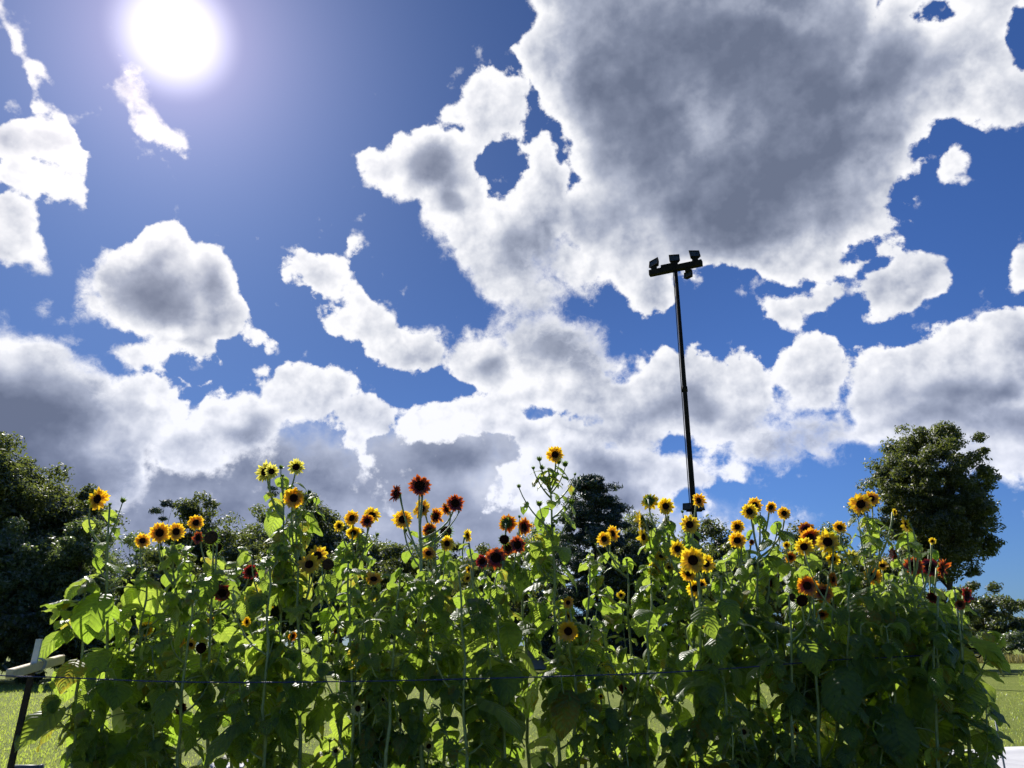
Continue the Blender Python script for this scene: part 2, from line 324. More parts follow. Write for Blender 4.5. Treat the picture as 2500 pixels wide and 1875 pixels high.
M_BARK = pbr('bark', (.045, .035, .028), (.09, .075, .06), sc=6, rough=.95, bump=1., bsc=14, stretch=(1, 1, .25), spec=.15, dist=.05)

# ================================================================ sunflower pieces
rng = random.Random(7)
def leaf(mb, base, f, n, L, Wd, droop=.8, fold=.15, wave=.03, rnd=None, rows=9):
    """a heart-shaped blade: base point, forward f, normal n, drooping along its length"""
    f = f.normalized(); n = (n-f*n.dot(f)).normalized(); s = f.cross(n)
    us = [0, .035, .11, .21, .33, .46, .59, .72, .86, 1.0] if rows == 9 else [0, .08, .25, .5, .75, 1.0]
    vs = (-1, -.62, -.28, 0, .28, .62, 1) if rows == 9 else (-1, 0, 1)
    c = Vector(base); cu = 0.; ph = rng.uniform(0, 6.3); tw = rng.uniform(-.35, .35); P = []; uv = []
    side = rng.uniform(-.25, .25)
    for i, u in enumerate(us):
        th = -droop*u; ff = f*math.cos(th)+n*math.sin(th); nn = n*math.cos(th)-f*math.sin(th)
        c = c+(ff+s*side*u)*(L*(u-cu)); cu = u
        q = Quaternion(ff, tw*u); ss = q @ s; nn = q @ nn
        w = Wd*math.sin(math.pi*min(1, max(0.0001, u))**.62)**.85*(1+.05*math.sin(u*40+ph)) if 0 < u < 1 else Wd*.02
        for v in vs:
            back = -.24*L*abs(v)**1.4*(1-u)**5 if u < .5 else 0
            z = fold*abs(v)*w+wave*L*(v*v)*math.sin(u*13+ph+(2 if v > 0 else 0))-.25*w*v*v*abs(v)
            P.append(c+ss*(v*w)+ff*back+nn*z); uv.append((v, u))
    m = len(vs)
    mb.add(P, [(i*m+j, i*m+j+1, (i+1)*m+j+1, (i+1)*m+j) for i in range(len(us)-1) for j in range(m-1)], uv, rnd or (rng.random(), rng.random()))
def petal(mb, a, r0, r1, w, lift, curl, rnd):
    d = Vector((math.cos(a), math.sin(a), 0)); s = Vector((-d.y, d.x, 0)); z = Vector((0, 0, 1)); P = []; uv = []
    sk = rng.uniform(-.18, .18)
    for i, (t, ww) in enumerate(((0, .45), (.3, .95), (.6, 1.), (.85, .55), (1, .06))):
        r = r0+(r1-r0)*t; h = lift*t+curl*t*t
        for v in (-1, 0, 1):
            P.append(d*r+s*(v*w*ww+sk*w*2*t*t)+z*(h*(r1-r0)+(.22*w*abs(v)*(1 if t < .9 else 0)))); uv.append((v, t))
    mb.add(P, [(i*3+j, i*3+j+1, i*3+j+4, i*3+j+3) for i in range(4) for j in range(2)], uv, rnd)
def ring_mesh(kind, seed):
    rng.seed(seed); mb = MB(); n = rng.choice((21, 23, 26)) if kind != 'C' else 14
    for lay in range(2):
        for k in range(n if lay == 0 else n//2):
            a = 2*math.pi*(k+.5*lay+rng.uniform(-.3, .3))/(n if lay == 0 else n//2)
            l = rng.uniform(.84, 1.04)*(1 if lay == 0 else .9)
            bad = rng.random() < .10
            petal(mb, a, .31, l, rng.uniform(.10, .15)*(1.15 if kind != 'L' else .9), rng.uniform(-.1, .22)+.12*lay+(.7 if bad else 0), rng.uniform(-.3, .25)+(-.2 if bad else 0), (rng.random(), rng.random()))
    return mb.mesh('petal_ring', PET[kind])
def disc_mesh(seed, m, r=.365):
    rng.seed(seed); mb = MB(); P = [Vector((0, 0, .06))]; n = 22; F2 = []
    for k, (rr, z) in enumerate(((.35, .075), (.65, .10), (.88, .085), (1.0, .02), (.9, -.12))):
        for j in range(n):
            a = 2*math.pi*j/n; q = rr*(1+rng.uniform(-.035, .035)); P.append(Vector((math.cos(a)*q*r, math.sin(a)*q*r, z*(1+rng.uniform(-.2, .2)))))
    F2 += [(0, 1+j, 1+(j+1) % n) for j in range(n)]
    F2 += [(1+k*n+j, 1+(k+1)*n+j, 1+(k+1)*n+(j+1) % n, 1+k*n+(j+1) % n) for k in range(4) for j in range(n)]
    mb.add(P, F2); return mb.mesh('seed_disc', m)
def cup_mesh(seed, spiky=1.0, bud=False):
    """green back of a head with its pointed bracts; closed up round the top when bud"""
    rng.seed(seed); mb = MB(); n = 14; P = []; prof = ((0.02, -.42), (.20, -.36), (.36, -.22), (.44, -.05), (.40, .02)) if not bud else ((.02, -.5), (.3, -.42), (.48, -.15), (.48, .15), (.30, .36), (.02, .42))
    for (r, z) in prof:
        for j in range(n): a = 2*math.pi*j/n; P.append((math.cos(a)*r, math.sin(a)*r, z))
    mb.add(P, [(k*n+j, k*n+(j+1) % n, (k+1)*n+(j+1) % n, (k+1)*n+j) for k in range(len(prof)-1) for j in range(n)], None, (.2, .2))
    for lay in range(3 if bud else 2):
        for k in range(12):
            a = 2*math.pi*(k+.5*lay+rng.uniform(-.2, .2))/12; d = Vector((math.cos(a), math.sin(a), 0)); s = Vector((-d.y, d.x, 0)); z = Vector((0, 0, 1))
            if bud: p0 = d*.44+z*(-.25+.2*lay); out = (d*rng.uniform(.3, .75)+z*rng.uniform(.4, 1.0)).normalized(); ln = rng.uniform(.45, .75); w = .13
            else: p0 = d*.36+z*(-.16-.05*lay); out = (d+z*rng.uniform(-.5, .25)).normalized(); ln = rng.uniform(.26, .42)*spiky; w = .10
            m1 = p0+out*ln*.45+z*.02; tip = p0+out*ln+z*rng.uniform(-.08, .12)
            mb.add([p0-s*w, p0+s*w, m1+s*w*.7, tip, m1-s*w*.7], [(0, 1, 2, 4), (4, 2, 3)], None, (rng.random(), rng.random()))
    return mb.mesh('flower_bud' if bud else 'flower_head', M_BRACT)
RINGS = {k: [ring_mesh(k, 100+i*7+ord(k)) for i in range(4)] for k in PET}
DISCS = [disc_mesh(i, M_DISC) for i in range(3)]; BIGDISC = [disc_mesh(9+i, M_DISC, .45) for i in range(2)]; SPENT = [disc_mesh(20+i, M_SPENT, .44) for i in range(2)]
CUPS = [cup_mesh(i) for i in range(3)]; SCUPS = [cup_mesh(30+i, 1.7) for i in range(2)]; BUDS = [cup_mesh(50+i, 1, True) for i in range(3)]

def zdepth(p): return (p-EYE).dot(C0)
BLOOMS = []                                                     # where every bloom stands: leaves that would press against its face are plucked
def crowded(p, L):
    d = p-EYE; dn_ = d.length; u = d/dn_
    for (b, r) in BLOOMS:
        if dn_ < b[1]+.02 and (u-b[0]).length < (r+L*.30)/dn_: return True
    return False
def plant(label, bx, Y, top, flowers=(), buds=(), lean=0, leaves=1., side=8, group='sunflower plants in the bed', dark=False, name='sunflower_plant', cat='sunflower', lsize=1., ymax=None, seed=0, th=1.):
    """bx: where the stem crosses the foot of the picture; top: pixel where the main stem ends; flowers: (px, py, diameter px, kind, yaw, pitch[, dY])"""
    rng.seed(seed*31+int(bx)); g0 = at(bx, 1875, Y); root = empty(name, (g0.x, g0.y, 0)); O = Vector(root.location)
    tag(root, label, cat, group)
    T = at(top[0], top[1], Y)-O; mid = Vector((T.x*.35+rng.uniform(-.11, .11), rng.uniform(-.09, .09), T.z*.5))
    H = T.z; K = 14; path = bez(Vector((0, 0, 0)), mid*1.0, T, K); st = MB(); fo = MB()
    for p in path[1:-1]: p += Vector((rng.uniform(-.012, .012), rng.uniform(-.012, .012), 0))
    st.tube(path, [(.0135-.0085*(i/(K-1)))*th for i in range(K)], 7)
    def along(z):
        for i in range(K-1):
            if path[i+1].z >= z or i == K-2:
                t = (z-path[i].z)/max(1e-4, path[i+1].z-path[i].z); return path[i].lerp(path[i+1], max(0, min(1, t)))
    def add_leaf(p, a, L, pet, up=.5, small=False):
        d = Vector((math.cos(a), math.sin(a), 0)); tilt = rng.uniform(.25, .9)*up
        e = p+(d+Vector((0, 0, tilt))).normalized()*pet
        if crowded(O+e+d*L*.45, L): return
        st.tube(bez(p, p+(d*.4+Vector((0, 0, .5*up)))*pet, e, 4), [.0035*th]*3+[.0026], 5, False)
        f = (d+Vector((0, 0, rng.uniform(-1.2, .05)))).normalized(); n = Vector((rng.uniform(-.35, .35), rng.uniform(-.35, .35), 1))
        if crowded(O+e+f*L*.45, L): return
        leaf(fo, e, f, n, L, L*rng.uniform(.36, .46), rng.uniform(.3, 1.5), rng.uniform(0, .35), rng.uniform(.02, .055), rows=5 if small else 9)
    z = .42; a = rng.uniform(0, 6.3)
    while z < H-.04:
        t = z/H; L = lsize*(.10+.105*math.sin(math.pi*min(1, (t*.80+.12)))**1.0)*rng.uniform(.62, 1.42)*(1 if t < .8 else (1.25-t)/.45)
        if rng.random() < leaves*(.9 if t < .82 else .7): add_leaf(along(z), a, max(.05, L), L*rng.uniform(.35, .6))
        a += 2.4+rng.uniform(-.4, .4); z += rng.uniform(.05, .085)*(1.9 if z < .8 else (1.9 if Y > 4.5 else 1.35) if z < 1.25 else .94)*(1.0 if t < .85 else .8)
    for k in range(5): add_leaf(along(H-rng.uniform(.0, .05)), rng.uniform(0, 6.3), rng.uniform(.05, .10), .02, .9)
    if not crowded(O+path[-1], .03): link('flower_bud', rng.choice(BUDS), root, Matrix.Translation(path[-1]+Vector((0, 0, .008))) @ Matrix.Diagonal((.014, .014, .016, 1)))
    for k in range(side):                                     # leafy side shoots
        z0 = H*rng.uniform(.33 if Y < 4.5 else .55, .88); p0 = along(z0); a = rng.uniform(0, 6.3); ln = rng.uniform(.18, .38); d = Vector((math.cos(a), math.sin(a)*.7, 0))
        e = p0+d*ln*.6+Vector((0, 0, ln*.9)); br = bez(p0, p0+d*ln*.5+Vector((0, 0, ln*.2)), e, 6); st.tube(br, [.006, .005, .0045, .004, .0035, .003], 5)
        for j, q in enumerate(br[1:]):
            for q2 in range(3 if j > 1 else 2): add_leaf(q, a+rng.uniform(-2.2, 2.2), rng.uniform(.05, .115)*(1.2-.1*j), rng.uniform(.02, .05), .8)
        if rng.random() < .35 and e.z < H*.85:
            b = link('flower_bud', rng.choice(BUDS), root, Matrix.Translation(e+Vector((0, 0, .012))) @ Matrix.Rotation(rng.uniform(-.6, .6), 4, 'X') @ Matrix.Diagonal((.016, .016, .018, 1)))
    for fl in flowers:
        px, py, dpx, kd, yaw, pit = fl[:6]; Yf = Y+(fl[6] if len(fl) > 6 else rng.uniform(-.06, .06))
        P = at(px, py, Yf); R_ = dpx*zdepth(P)/F/2*1.12; Pl = P-O
        tocam = (EYE-P); yaw += rng.uniform(-9, 9); pit += rng.uniform(-10, 8); yw = math.atan2(tocam.x, -tocam.y)+R(yaw); face = Vector((math.sin(yw), -math.cos(yw), math.sin(R(pit)))); face.normalize()
        up = Vector((0, 0, 1)); xx = up.cross(face).normalized(); yy = face.cross(xx)
        m4 = frame(Pl, xx, yy, face) @ Matrix.Rotation(rng.uniform(0, 6.28), 4, 'Z') @ Matrix.Diagonal((R_*rng.uniform(.93, 1.04), R_*rng.uniform(.93, 1.04), R_, 1))
        spent = kd in 'SN'
        hd = link('flower_head', rng.choice(SCUPS if spent else CUPS), root, m4)
        one = Matrix.Identity(4)
        link('seed_disc', rng.choice(SPENT if kd == 'S' else (BIGDISC if kd in 'RDN' else DISCS)), hd, Matrix.Diagonal((1.5, 1.5, 1.6, 1)) if spent else one)
        if not spent: link('petal_ring', rng.choice(RINGS[kd]), hd, one)
        else: hd['label'] = 'faded dark seed head without petals'
        bp = Pl-face*(.40*R_); drop = rng.uniform(.14, .30) if len(flowers) > 1 else .16
        z0 = min(max(bp.z-drop-abs(bp.x)*.3, H*.35), H*.97); p0 = along(z0); bd = (-face+Vector((0, 0, -.7))).normalized()
        br = bez(p0, bp-face*.05+Vector((0, 0, -.55*(bp.z-p0.z)-.01)), bp, 8); st.tube(br, [.0075, .007, .006, .0055, .005, .0047, .005, .007], 6)
        for q in br[2:5]:
            if rng.random() < .75: add_leaf(q, rng.uniform(0, 6.3), rng.uniform(.05, .11), .02, .6)
    for (px, py, dpx) in buds:
        P = at(px, py, Y+rng.uniform(-.05, .05)); r = dpx*zdepth(P)/F/2*1.15; Pl = P-O
        z0 = min(max(Pl.z-rng.uniform(.10, .22)-abs(Pl.x)*.2, H*.4), H*.97); p0 = along(z0)
        br = bez(p0, Vector((Pl.x*.7+p0.x*.3, Pl.y, p0.z+.35*(Pl.z-p0.z))), Pl-Vector((0, 0, r*.4)), 7); st.tube(br, [.0055, .005, .0045, .004, .0035, .003, .003], 6)
        link('flower_bud', rng.choice(BUDS), root, Matrix.Translation(Pl) @ Euler((rng.uniform(-.5, .5), rng.uniform(-.5, .5), rng.uniform(0, 6))).to_matrix().to_4x4() @ Matrix.Diagonal((r, r, r, 1)))
        for q in (br[2], br[4]): add_leaf(q, rng.uniform(0, 6.3), rng.uniform(.04, .075), .012, .7)
    st.build('stem', M_STEM, root); fo.build('foliage', M_LEAF, root); return root

PL = [
# label, bx, Y, top(px,py), flowers, buds, extra
('tall leafy sunflower at the left end of the bed, one golden bloom tilted right', 312, 4.25, (268, 1235), [(237,1218,56,'G',38,-8)], [(300,1222,20),(232,1330,15),(335,1345,14)], dict(lsize=1.25, side=3)),
('sunflower with four golden blooms in a rising row near the left end', 455, 4.7, (420, 1330), [(348,1320,38,'G',20,0),(390,1301,48,'G',5,0),(430,1298,43,'G',-5,0),(478,1276,39,'G',0,0)], [(395,1338,16)], {}),
('dark-stemmed sunflower with faded brown heads and small maroon blooms', 548, 4.45, (530, 1325), [(515,1312,46,'S',-25,15),(527,1336,38,'N',15,-5),(484,1313,30,'R',-50,0,.06),(612,1396,36,'D',10,-10),(543,1448,40,'D',0,-15),(491,1582,34,'N',0,-5,-.1),(442,1731,30,'D',5,0,-.1)], [], dict(side=5)),
('tall sunflower with lemon yellow blooms at its very top', 712, 4.45, (690, 1165), [(648,1153,50,'L',-25,0,.04),(663,1151,37,'L',10,0,-.06),(723,1140,42,'L',5,0)], [(686,1141,16)], dict(leaves=.8, th=.9)),
('sunflower with one golden bloom high up and two yellow ones overlapping below', 755, 4.3, (722, 1235), [(717,1216,52,'G',0,-5),(755,1378,54,'Y',-5,5),(776,1356,48,'Y',15,10,.05),(801,1378,40,'S',20,-10)], [(755,1202,15),(747,1218,16),(740,1260,15)], dict(lsize=1.15)),
('sunflower with a tight cluster of small yellow and orange blooms left of the red ones', 885, 4.75, (876, 1300), [(828,1284,28,'Y',-40,0),(859,1265,38,'G',-5,0),(863,1300,38,'Y',20,-35),(896,1272,36,'O',-10,5,-.06),(908,1257,40,'Y',15,25,.05)], [(921,1305,15)], dict(leaves=.8)),
('low sunflower with one golden bloom turned up behind broad leaves', 930, 4.5, (915, 1440), [(912,1414,42,'G',0,62)], [(875,1470,12)], {}),
('tall straight sunflower with three dark red blooms against the grey cloud', 1052, 4.2, (1031, 1205), [(1025,1186,52,'R',-5,-10),(967,1205,44,'R',-62,5),(1111,1229,42,'R',5,0)], [(1120,1250,8)], dict(leaves=.75, th=1.35)),
('bushy sunflower with many half-turned orange and gold blooms behind the red ones', 1085, 4.65, (1062, 1290), [(983,1268,48,'G',-15,10),(1030,1243,48,'G',-45,15),(1064,1260,42,'O',40,-10),(1090,1243,34,'O',-55,-10),(1048,1294,36,'O',10,-5),(1089,1298,38,'S',0,0),(1091,1327,36,'Y',15,-10),(1046,1351,36,'G',0,30)], [(990,1295,16)], {}),
('small-bloomed yellow sunflower right of the bushy orange one', 1160, 5.0, (1145, 1325), [(1141,1308,34,'Y',65,5),(1146,1390,20,'Y',0,0),(1142,1412,24,'Y',-30,30)], [], dict(leaves=.8)),
('sunflower with rusty red blooms beside the two orange-backed ones', 1245, 4.35, (1228, 1370), [(1211,1362,54,'R',-5,0),(1177,1371,32,'D',-15,-5,.08),(1263,1330,42,'R',5,0),(1240,1338,34,'R',10,0,.1),(1231,1317,32,'N',0,20)], [], {}),
('sunflower with two orange blooms seen from behind and from the side', 1290, 4.75, (1262, 1300), [(1239,1278,46,'O',160,0),(1279,1286,44,'O',52,0)], [(1268,1262,10)], {}),
('tallest sunflower, branching stems full of green buds and one golden bloom', 1352, 4.35, (1340, 1150), [(1355,1110,44,'G',0,-5)], [(1317,1121,18),(1323,1142,18),(1364,1128,19),(1380,1134,20),(1302,1143,12),(1413,1168,11),(1267,1188,13),(1404,1158,10),(1401,1205,13),(1317,1230,22),(1396,1227,20),(1347,1232,15),(1350,1284,15)], dict(leaves=1., side=6, lsize=.9)),
('sunflower with a drooping golden bloom low in the middle of the bed', 1392, 4.2, (1387, 1455), [(1387,1471,28,'G',20,10),(1387,1504,26,'Y',60,20),(1387,1541,52,'G',0,-15,-.1)], [], {}),
('sunflower on long bare curved stems with two blooms, left of the lamp pole', 1548, 4.85, (1530, 1370), [(1475,1316,37,'G',-10,0),(1496,1303,38,'G',45,0,.06),(1516,1453,22,'Y',0,30)], [(1455,1330,10)], dict(leaves=.6)),
('sunflower carrying a loose group of yellow blooms just left of the lamp pole', 1655, 4.75, (1632, 1265), [(1586,1224,44,'Y',165,-15),(1625,1236,41,'Y',0,0),(1563,1268,46,'Y',-78,0),(1572,1311,42,'Y',-48,-5),(1597,1390,34,'Y',0,0),(1615,1358,28,'Y',0,40),(1634,1385,24,'Y',0,35)], [], {}),
('sunflower in front of the lamp pole with a yellow bloom above and one below', 1712, 4.55, (1690, 1260), [(1706,1222,38,'G',48,0),(1684,1281,46,'Y',0,0)], [(1666,1250,10)], dict(leaves=.7)),
('sunflower with the largest yellow bloom of all and others crowding behind it', 1712, 4.15, (1706, 1395), [(1692,1368,66,'Y',-5,0,-.05),(1724,1376,46,'Y',25,0,.05),(1681,1399,42,'G',-5,-25,.05),(1654,1340,42,'Y',-20,0,.12),(1697,1436,44,'Y',5,-20,.1),(1714,1427,26,'G',30,0,.05)], [(1740,1408,18)], {}),
('sunflower with one golden bloom straight below a smaller one, right of the pole', 1820, 4.6, (1810, 1330), [(1800,1319,41,'G',0,0),(1800,1286,34,'G',5,0,.08),(1835,1324,16,'O',30,0)], [], {}),
('sunflower whose top three yellow blooms peep round a folded leaf', 1862, 4.5, (1855, 1250), [(1830,1249,42,'Y',-15,5),(1843,1233,38,'G',20,10,.08),(1882,1239,30,'G',30,-30),(1914,1253,32,'G',10,0),(1888,1421,34,'D',55,-15)], [], {}),
('sunflower with orange blooms above a lemon yellow one, right part of the bed', 1965, 4.65, (1965, 1330), [(1977,1313,50,'O',10,0,.05),(1969,1292,42,'O',0,35,.1),(1963,1335,44,'Y',0,0,-.05),(1930,1361,28,'O',0,10),(1920,1331,18,'Y',20,0)], [(1996,1392,18)], {}),
('sunflower with a broad yellow bloom curling over its dark centre', 2040, 4.4, (2035, 1335), [(2021,1323,56,'Y',-5,10),(2033,1364,34,'Y',10,-35,.05),(2050,1288,33,'G',5,0,.1),(2078,1361,42,'L',0,0)], [], {}),
('sunflower topped by one big golden bloom against the blue sky', 2130, 4.25, (2118, 1255), [(2102,1231,54,'G',-5,0),(2128,1217,36,'G',15,5,.09),(2184,1250,18,'Y',60,0)], [], dict(lsize=1.2)),
('sunflower under a hooded leaf with a bloom turned away in front of the big tree', 2225, 4.25, (2215, 1300), [(2213,1282,40,'Y',-70,-20),(2276,1321,18,'Y',20,0)], [], dict(lsize=1.3, leaves=1.1)),
('sunflower with a lone golden bloom below the hooded one', 2160, 4.45, (2145, 1400), [(2131,1407,44,'G',0,0),(2154,1381,30,'G',10,50,.05)], [], {}),
('sunflower with bright red blooms near the right end', 2258, 4.4, (2250, 1390), [(2180,1354,34,'D',-60,0),(2229,1383,48,'R',0,0),(2271,1386,46,'D',10,10),(2299,1388,48,'R',78,0)], [], {}),
('sunflower with orange blooms over two dark faded heads', 1992, 4.15, (1985, 1450), [(1971,1430,52,'O',0,0),(2010,1448,48,'O',15,0),(2033,1414,36,'O',70,0),(1958,1466,38,'N',0,-10),(1936,1459,28,'S',-20,0),(2007,1500,30,'O',0,-45)], [], {}),
('right-hand end sunflower with drooping dark red blooms', 2312, 4.1, (2330, 1440), [(2276,1459,28,'D',-30,-25),(2360,1453,38,'D',50,-10),(2344,1476,26,'R',10,-30)], [(2335,1465,16)], dict(lsize=.95, leaves=.9)),
('low sunflower with ragged golden blooms behind leaves on the left', 405, 4.5, (395, 1530), [(355,1537,38,'G',150,10),(440,1567,30,'G',-30,10),(466,1574,26,'G',20,20)], [], {}),
('low sunflower with three tiny orange blooms between leaves', 650, 4.6, (640, 1490), [(515,1516,20,'G',0,0),(603,1518,24,'G',-40,0),(658,1480,18,'G',0,30),(714,1553,22,'O',30,0)], [], {}),
('low sunflower with a single orange bud-sized bloom, middle left', 830, 4.4, (825, 1520), [(821,1541,18,'O',30,20)], [], {}),
('low leafy sunflower with scattered small orange blooms right of the middle', 1900, 4.3, (1895, 1540), [(1904,1557,24,'O',-30,0),(1941,1783,24,'G',-30,0),(1885,1834,16,'G',0,0),(1882,1755,16,'O',0,20),(2042,1756,14,'Y',0,0)], [], {}),
('slender sunflower with cream white blooms low in the bed', 905, 4.15, (900, 1690), [(874,1730,36,'C',-10,0,-.1),(936,1706,26,'C',-40,0)], [(822,1760,10)], dict(lsize=.75, side=5)),
('slender sunflower with two pale blooms near the foot of the picture', 1010, 4.2, (1005, 1740), [(977,1758,20,'C',0,-20),(1047,1822,28,'C',0,0),(820,1833,26,'C',0,0)], [], dict(lsize=.75, side=6)),
('thin small-leaved sunflower with a red bloom in front of the lawn gap', 1515, 4.3, (1520, 1650), [(1522,1681,26,'R',-20,-10),(1521,1823,24,'C',0,0),(1467,1700,14,'Y',0,0)], [(1485,1640,8),(1540,1655,9),(1562,1662,7)], dict(lsize=.5, side=7, leaves=.8)),
('slender sunflower with one pale yellow bloom low on the right', 1835, 4.2, (1830, 1740), [(1816,1787,32,'C',0,0)], [], dict(lsize=.8)),
]
FILL = [  # leafy plants without blooms: label, bx, Y, top, size
('flowerless leafy sunflower with big hanging leaves, nearest the wooden crosspiece', 235, 4.15, (215, 1415), 1.45),
('flowerless sunflower shoot between the left end plant and the golden row', 372, 4.4, (360, 1395), 1.2),
('flowerless broad-leaved sunflower under the four golden blooms', 480, 4.2, (470, 1435), 1.2),
('flowerless sunflower directly under the lemon blooms', 660, 4.15, (655, 1355), 1.15),
('flowerless sunflower with folded silvery leaves under the small yellow cluster', 845, 4.15, (850, 1375), 1.15),
('flowerless sunflower with large dark leaves left of the straight tall stem', 985, 4.1, (980, 1395), 1.3),
('flowerless sunflower with large dark leaves right of the straight tall stem', 1125, 4.1, (1120, 1395), 1.3),
('flowerless sunflower between the rusty red blooms and the tallest plant', 1215, 4.2, (1210, 1435), 1.1),
('flowerless sunflower close right of the tallest plant', 1440, 4.7, (1440, 1355), 1.1),
('flowerless narrow sunflower in the gap left of the lamp pole', 1600, 4.3, (1590, 1415), 1.2),
('flowerless sunflower under the largest yellow bloom', 1760, 4.1, (1760, 1405), 1.25),
('flowerless sunflower with dark heart-shaped leaves left of the orange pair', 1930, 4.1, (1925, 1455), 1.25),
('flowerless sunflower with dark heart-shaped leaves right of the orange pair', 2075, 4.1, (2075, 1395), 1.25),
('flowerless sunflower under the bright red blooms', 2180, 4.1, (2185, 1415), 1.3),
('flowerless sunflower forming the dark right flank of the bed', 2240, 4.05, (2290, 1455), 1.3),
('short flowerless sunflower behind the bed, second from the left', 580, 5.2, (575, 1385), 1.1),
('short flowerless sunflower at the back of the bed behind the orange bush', 1180, 5.3, (1185, 1395), 1.1),
('short flowerless sunflower at the back of the bed behind the lamp-side blooms', 1780, 5.2, (1785, 1345), 1.1),
('short flowerless sunflower at the back of the bed behind the red blooms', 2200, 5.1, (2215, 1355), 1.1),
]
for row in PL:
    for fl in row[4]:
        P_ = at(fl[0], fl[1], row[2]+(fl[6] if len(fl) > 6 else 0)); d_ = P_-EYE; BLOOMS.append(((d_.normalized(), d_.length), fl[2]*zdepth(P_)/F/2*.9))
for i, (lab, bx, Y, top, fl, bd, ex) in enumerate(PL): plant(lab, bx, Y, top, fl, bd, seed=i+1, **ex)
for i, (lab, bx, Y, top, sz) in enumerate(FILL): plant(lab, bx, Y, top, seed=90+i, lsize=sz*.78, side=9, leaves=.85)

# ================================================================ ground, trees, post, rope, pole
nr = np.random.default_rng(5)
def ground():
    m, t = mat('lawn'); h = NT(t); P = h.obj()
    a = h.noise(.35, 4, P, .6); b = h.noise(9, 5, P, .7); c = h.noise(55, 3, P, .7)
    col = h.mix(h.ramp(a, .35, .65), (.20, .25, .04, 1), (.29, .33, .065, 1)); col = h.mix(h.ramp(b, .42, .68, 0., .8), col, (.10, .15, .025, 1)); col = h.mix(h.ramp(c, .5, .8, 0., .6), col, (.30, .31, .09, 1))
    bp = h.n('ShaderNodeBump', {'Strength': .8, 'Distance': .06, 'Height': h.math('ADD', h.math('MULTIPLY', b, .7), c)}).outputs[0]
    h.n('ShaderNodeOutputMaterial', {0: h.n('ShaderNodeBsdfPrincipled', {'Base Color': col, 'Roughness': .9, 'Specular IOR Level': .15, 'Normal': bp}).outputs[0]})
    xs = [-1500, -300, -90]+[x for x in np.linspace(-60, 60, 61)]+[90, 300, 1500]; ys = [-300, -20]+[y for y in np.linspace(-4, 90, 64)]+[150, 400, 3000]
    mb = MB(); vv = []
    for y in ys:
        for x in xs:
            z = .05*math.sin(x*.31+y*.17)*math.sin(y*.23-x*.11)*(1 if 7 < y < 80 else .0) if abs(x) < 80 else 0
            vv.append((x, y, z))
    w = len(xs); mb.add(vv, [(j*w+i, j*w+i+1, (j+1)*w+i+1, (j+1)*w+i) for j in range(len(ys)-1) for i in range(w-1)])
    tag(mb.build('ground', m), kind='structure')
    soil = pbr('bed_soil', (.05, .035, .02), (.13, .10, .06), sc=14, rough=.95, bump=1., bsc=40, spec=.1, dist=.04)
    mb = MB(); mb.box(Matrix.Translation((.15, 4.7, .0)), 6.0, 2.0, .08, .03); tag(mb.build('garden_soil', soil), kind='structure')
ground()
def grass():
    G = leafmat('grass_blade', (.10, .15, .02), (.17, .21, .03), ((.44, .57, .07), (.57, .65, .12)), tw=.65, rough=.5, gl=.05)
    P = []
    def patch(x0, x1, y0, y1, n):   # random points where the lawn shows: x as pixel columns, y as metres
        q = nr.random((n, 2)); yy = y0*(y1/y0)**q[:, 0]; px = x0+(x1-x0)*q[:, 1]
        return np.stack([(px-1250)/1878*yy*1.07, yy, np.zeros(n)], axis=1)
    P = np.concatenate([patch(-80, 420, 8, 36, 26000), patch(2330, 2600, 8, 60, 20000), patch(420, 2330, 8, 30, 22000)])
    n = len(P); a = nr.random(n)*6.28; lean = nr.random((n, 1))*.6; h = (.02+.022*nr.random((n, 1)))*(1+P[:, 1:2]/40)
    ax = np.stack([np.cos(a), np.sin(a), np.zeros(n)], 1); up = np.array([[0, 0, 1.]])
    A = (up+ax*lean)*h/2; B = np.stack([-np.sin(a), np.cos(a), np.zeros(n)], 1)*h*.16
    o = quadsoup('lawn_grass', G, P+A, A, B, nr.random((n, 2))); tag(o, 'short bright green grass blades of the sunlit lawn', 'grass', kind='stuff')
    D = leafmat('dry_grass', (.11, .11, .04), (.18, .15, .06), ((.25, .25, .07), (.36, .31, .10)), tw=.5, rough=.6, gl=.03)
    n = 16000; q = nr.random((n, 2)); yy = 73+10*q[:, 0]; px = 2100+600*q[:, 1]; P = np.stack([(px-1250)/1878*yy*1.07, yy, np.zeros(n)], 1)
    a = nr.random(n)*6.28; ax = np.stack([np.cos(a), np.sin(a), np.zeros(n)], 1); h = .25+.6*nr.random((n, 1))**2
    A = (up+ax*nr.random((n, 1))*.3)*h/2; B = np.stack([-np.sin(a), np.cos(a), np.zeros(n)], 1)*.035
    o = quadsoup('meadow_grass', D, P+A, A, B, nr.random((n, 2))); tag(o, 'tall straw-coloured meadow grass beyond the right side of the lawn', 'grass', kind='stuff')
grass()
TM = {'dark': leafmat('dark_tree_leaf', (.035, .046, .016), (.07, .085, .035), ((.14, .18, .025), (.26, .31, .06)), tw=.45, rough=.55, gl=.04),
 'mid': leafmat('green_tree_leaf', (.05, .07, .02), (.10, .12, .045), ((.17, .23, .03), (.30, .36, .06)), tw=.45, rough=.52, gl=.05),
 'pale': leafmat('pale_tree_leaf', (.07, .10, .04), (.12, .15, .08), ((.16, .24, .05), (.28, .36, .08)), tw=.45, rough=.52, gl=.05),
 'fir': leafmat('conifer_needle', (.018, .034, .022), (.04, .065, .04), ((.03, .06, .02), (.07, .11, .04)), tw=.3, rough=.6, gl=.05)}
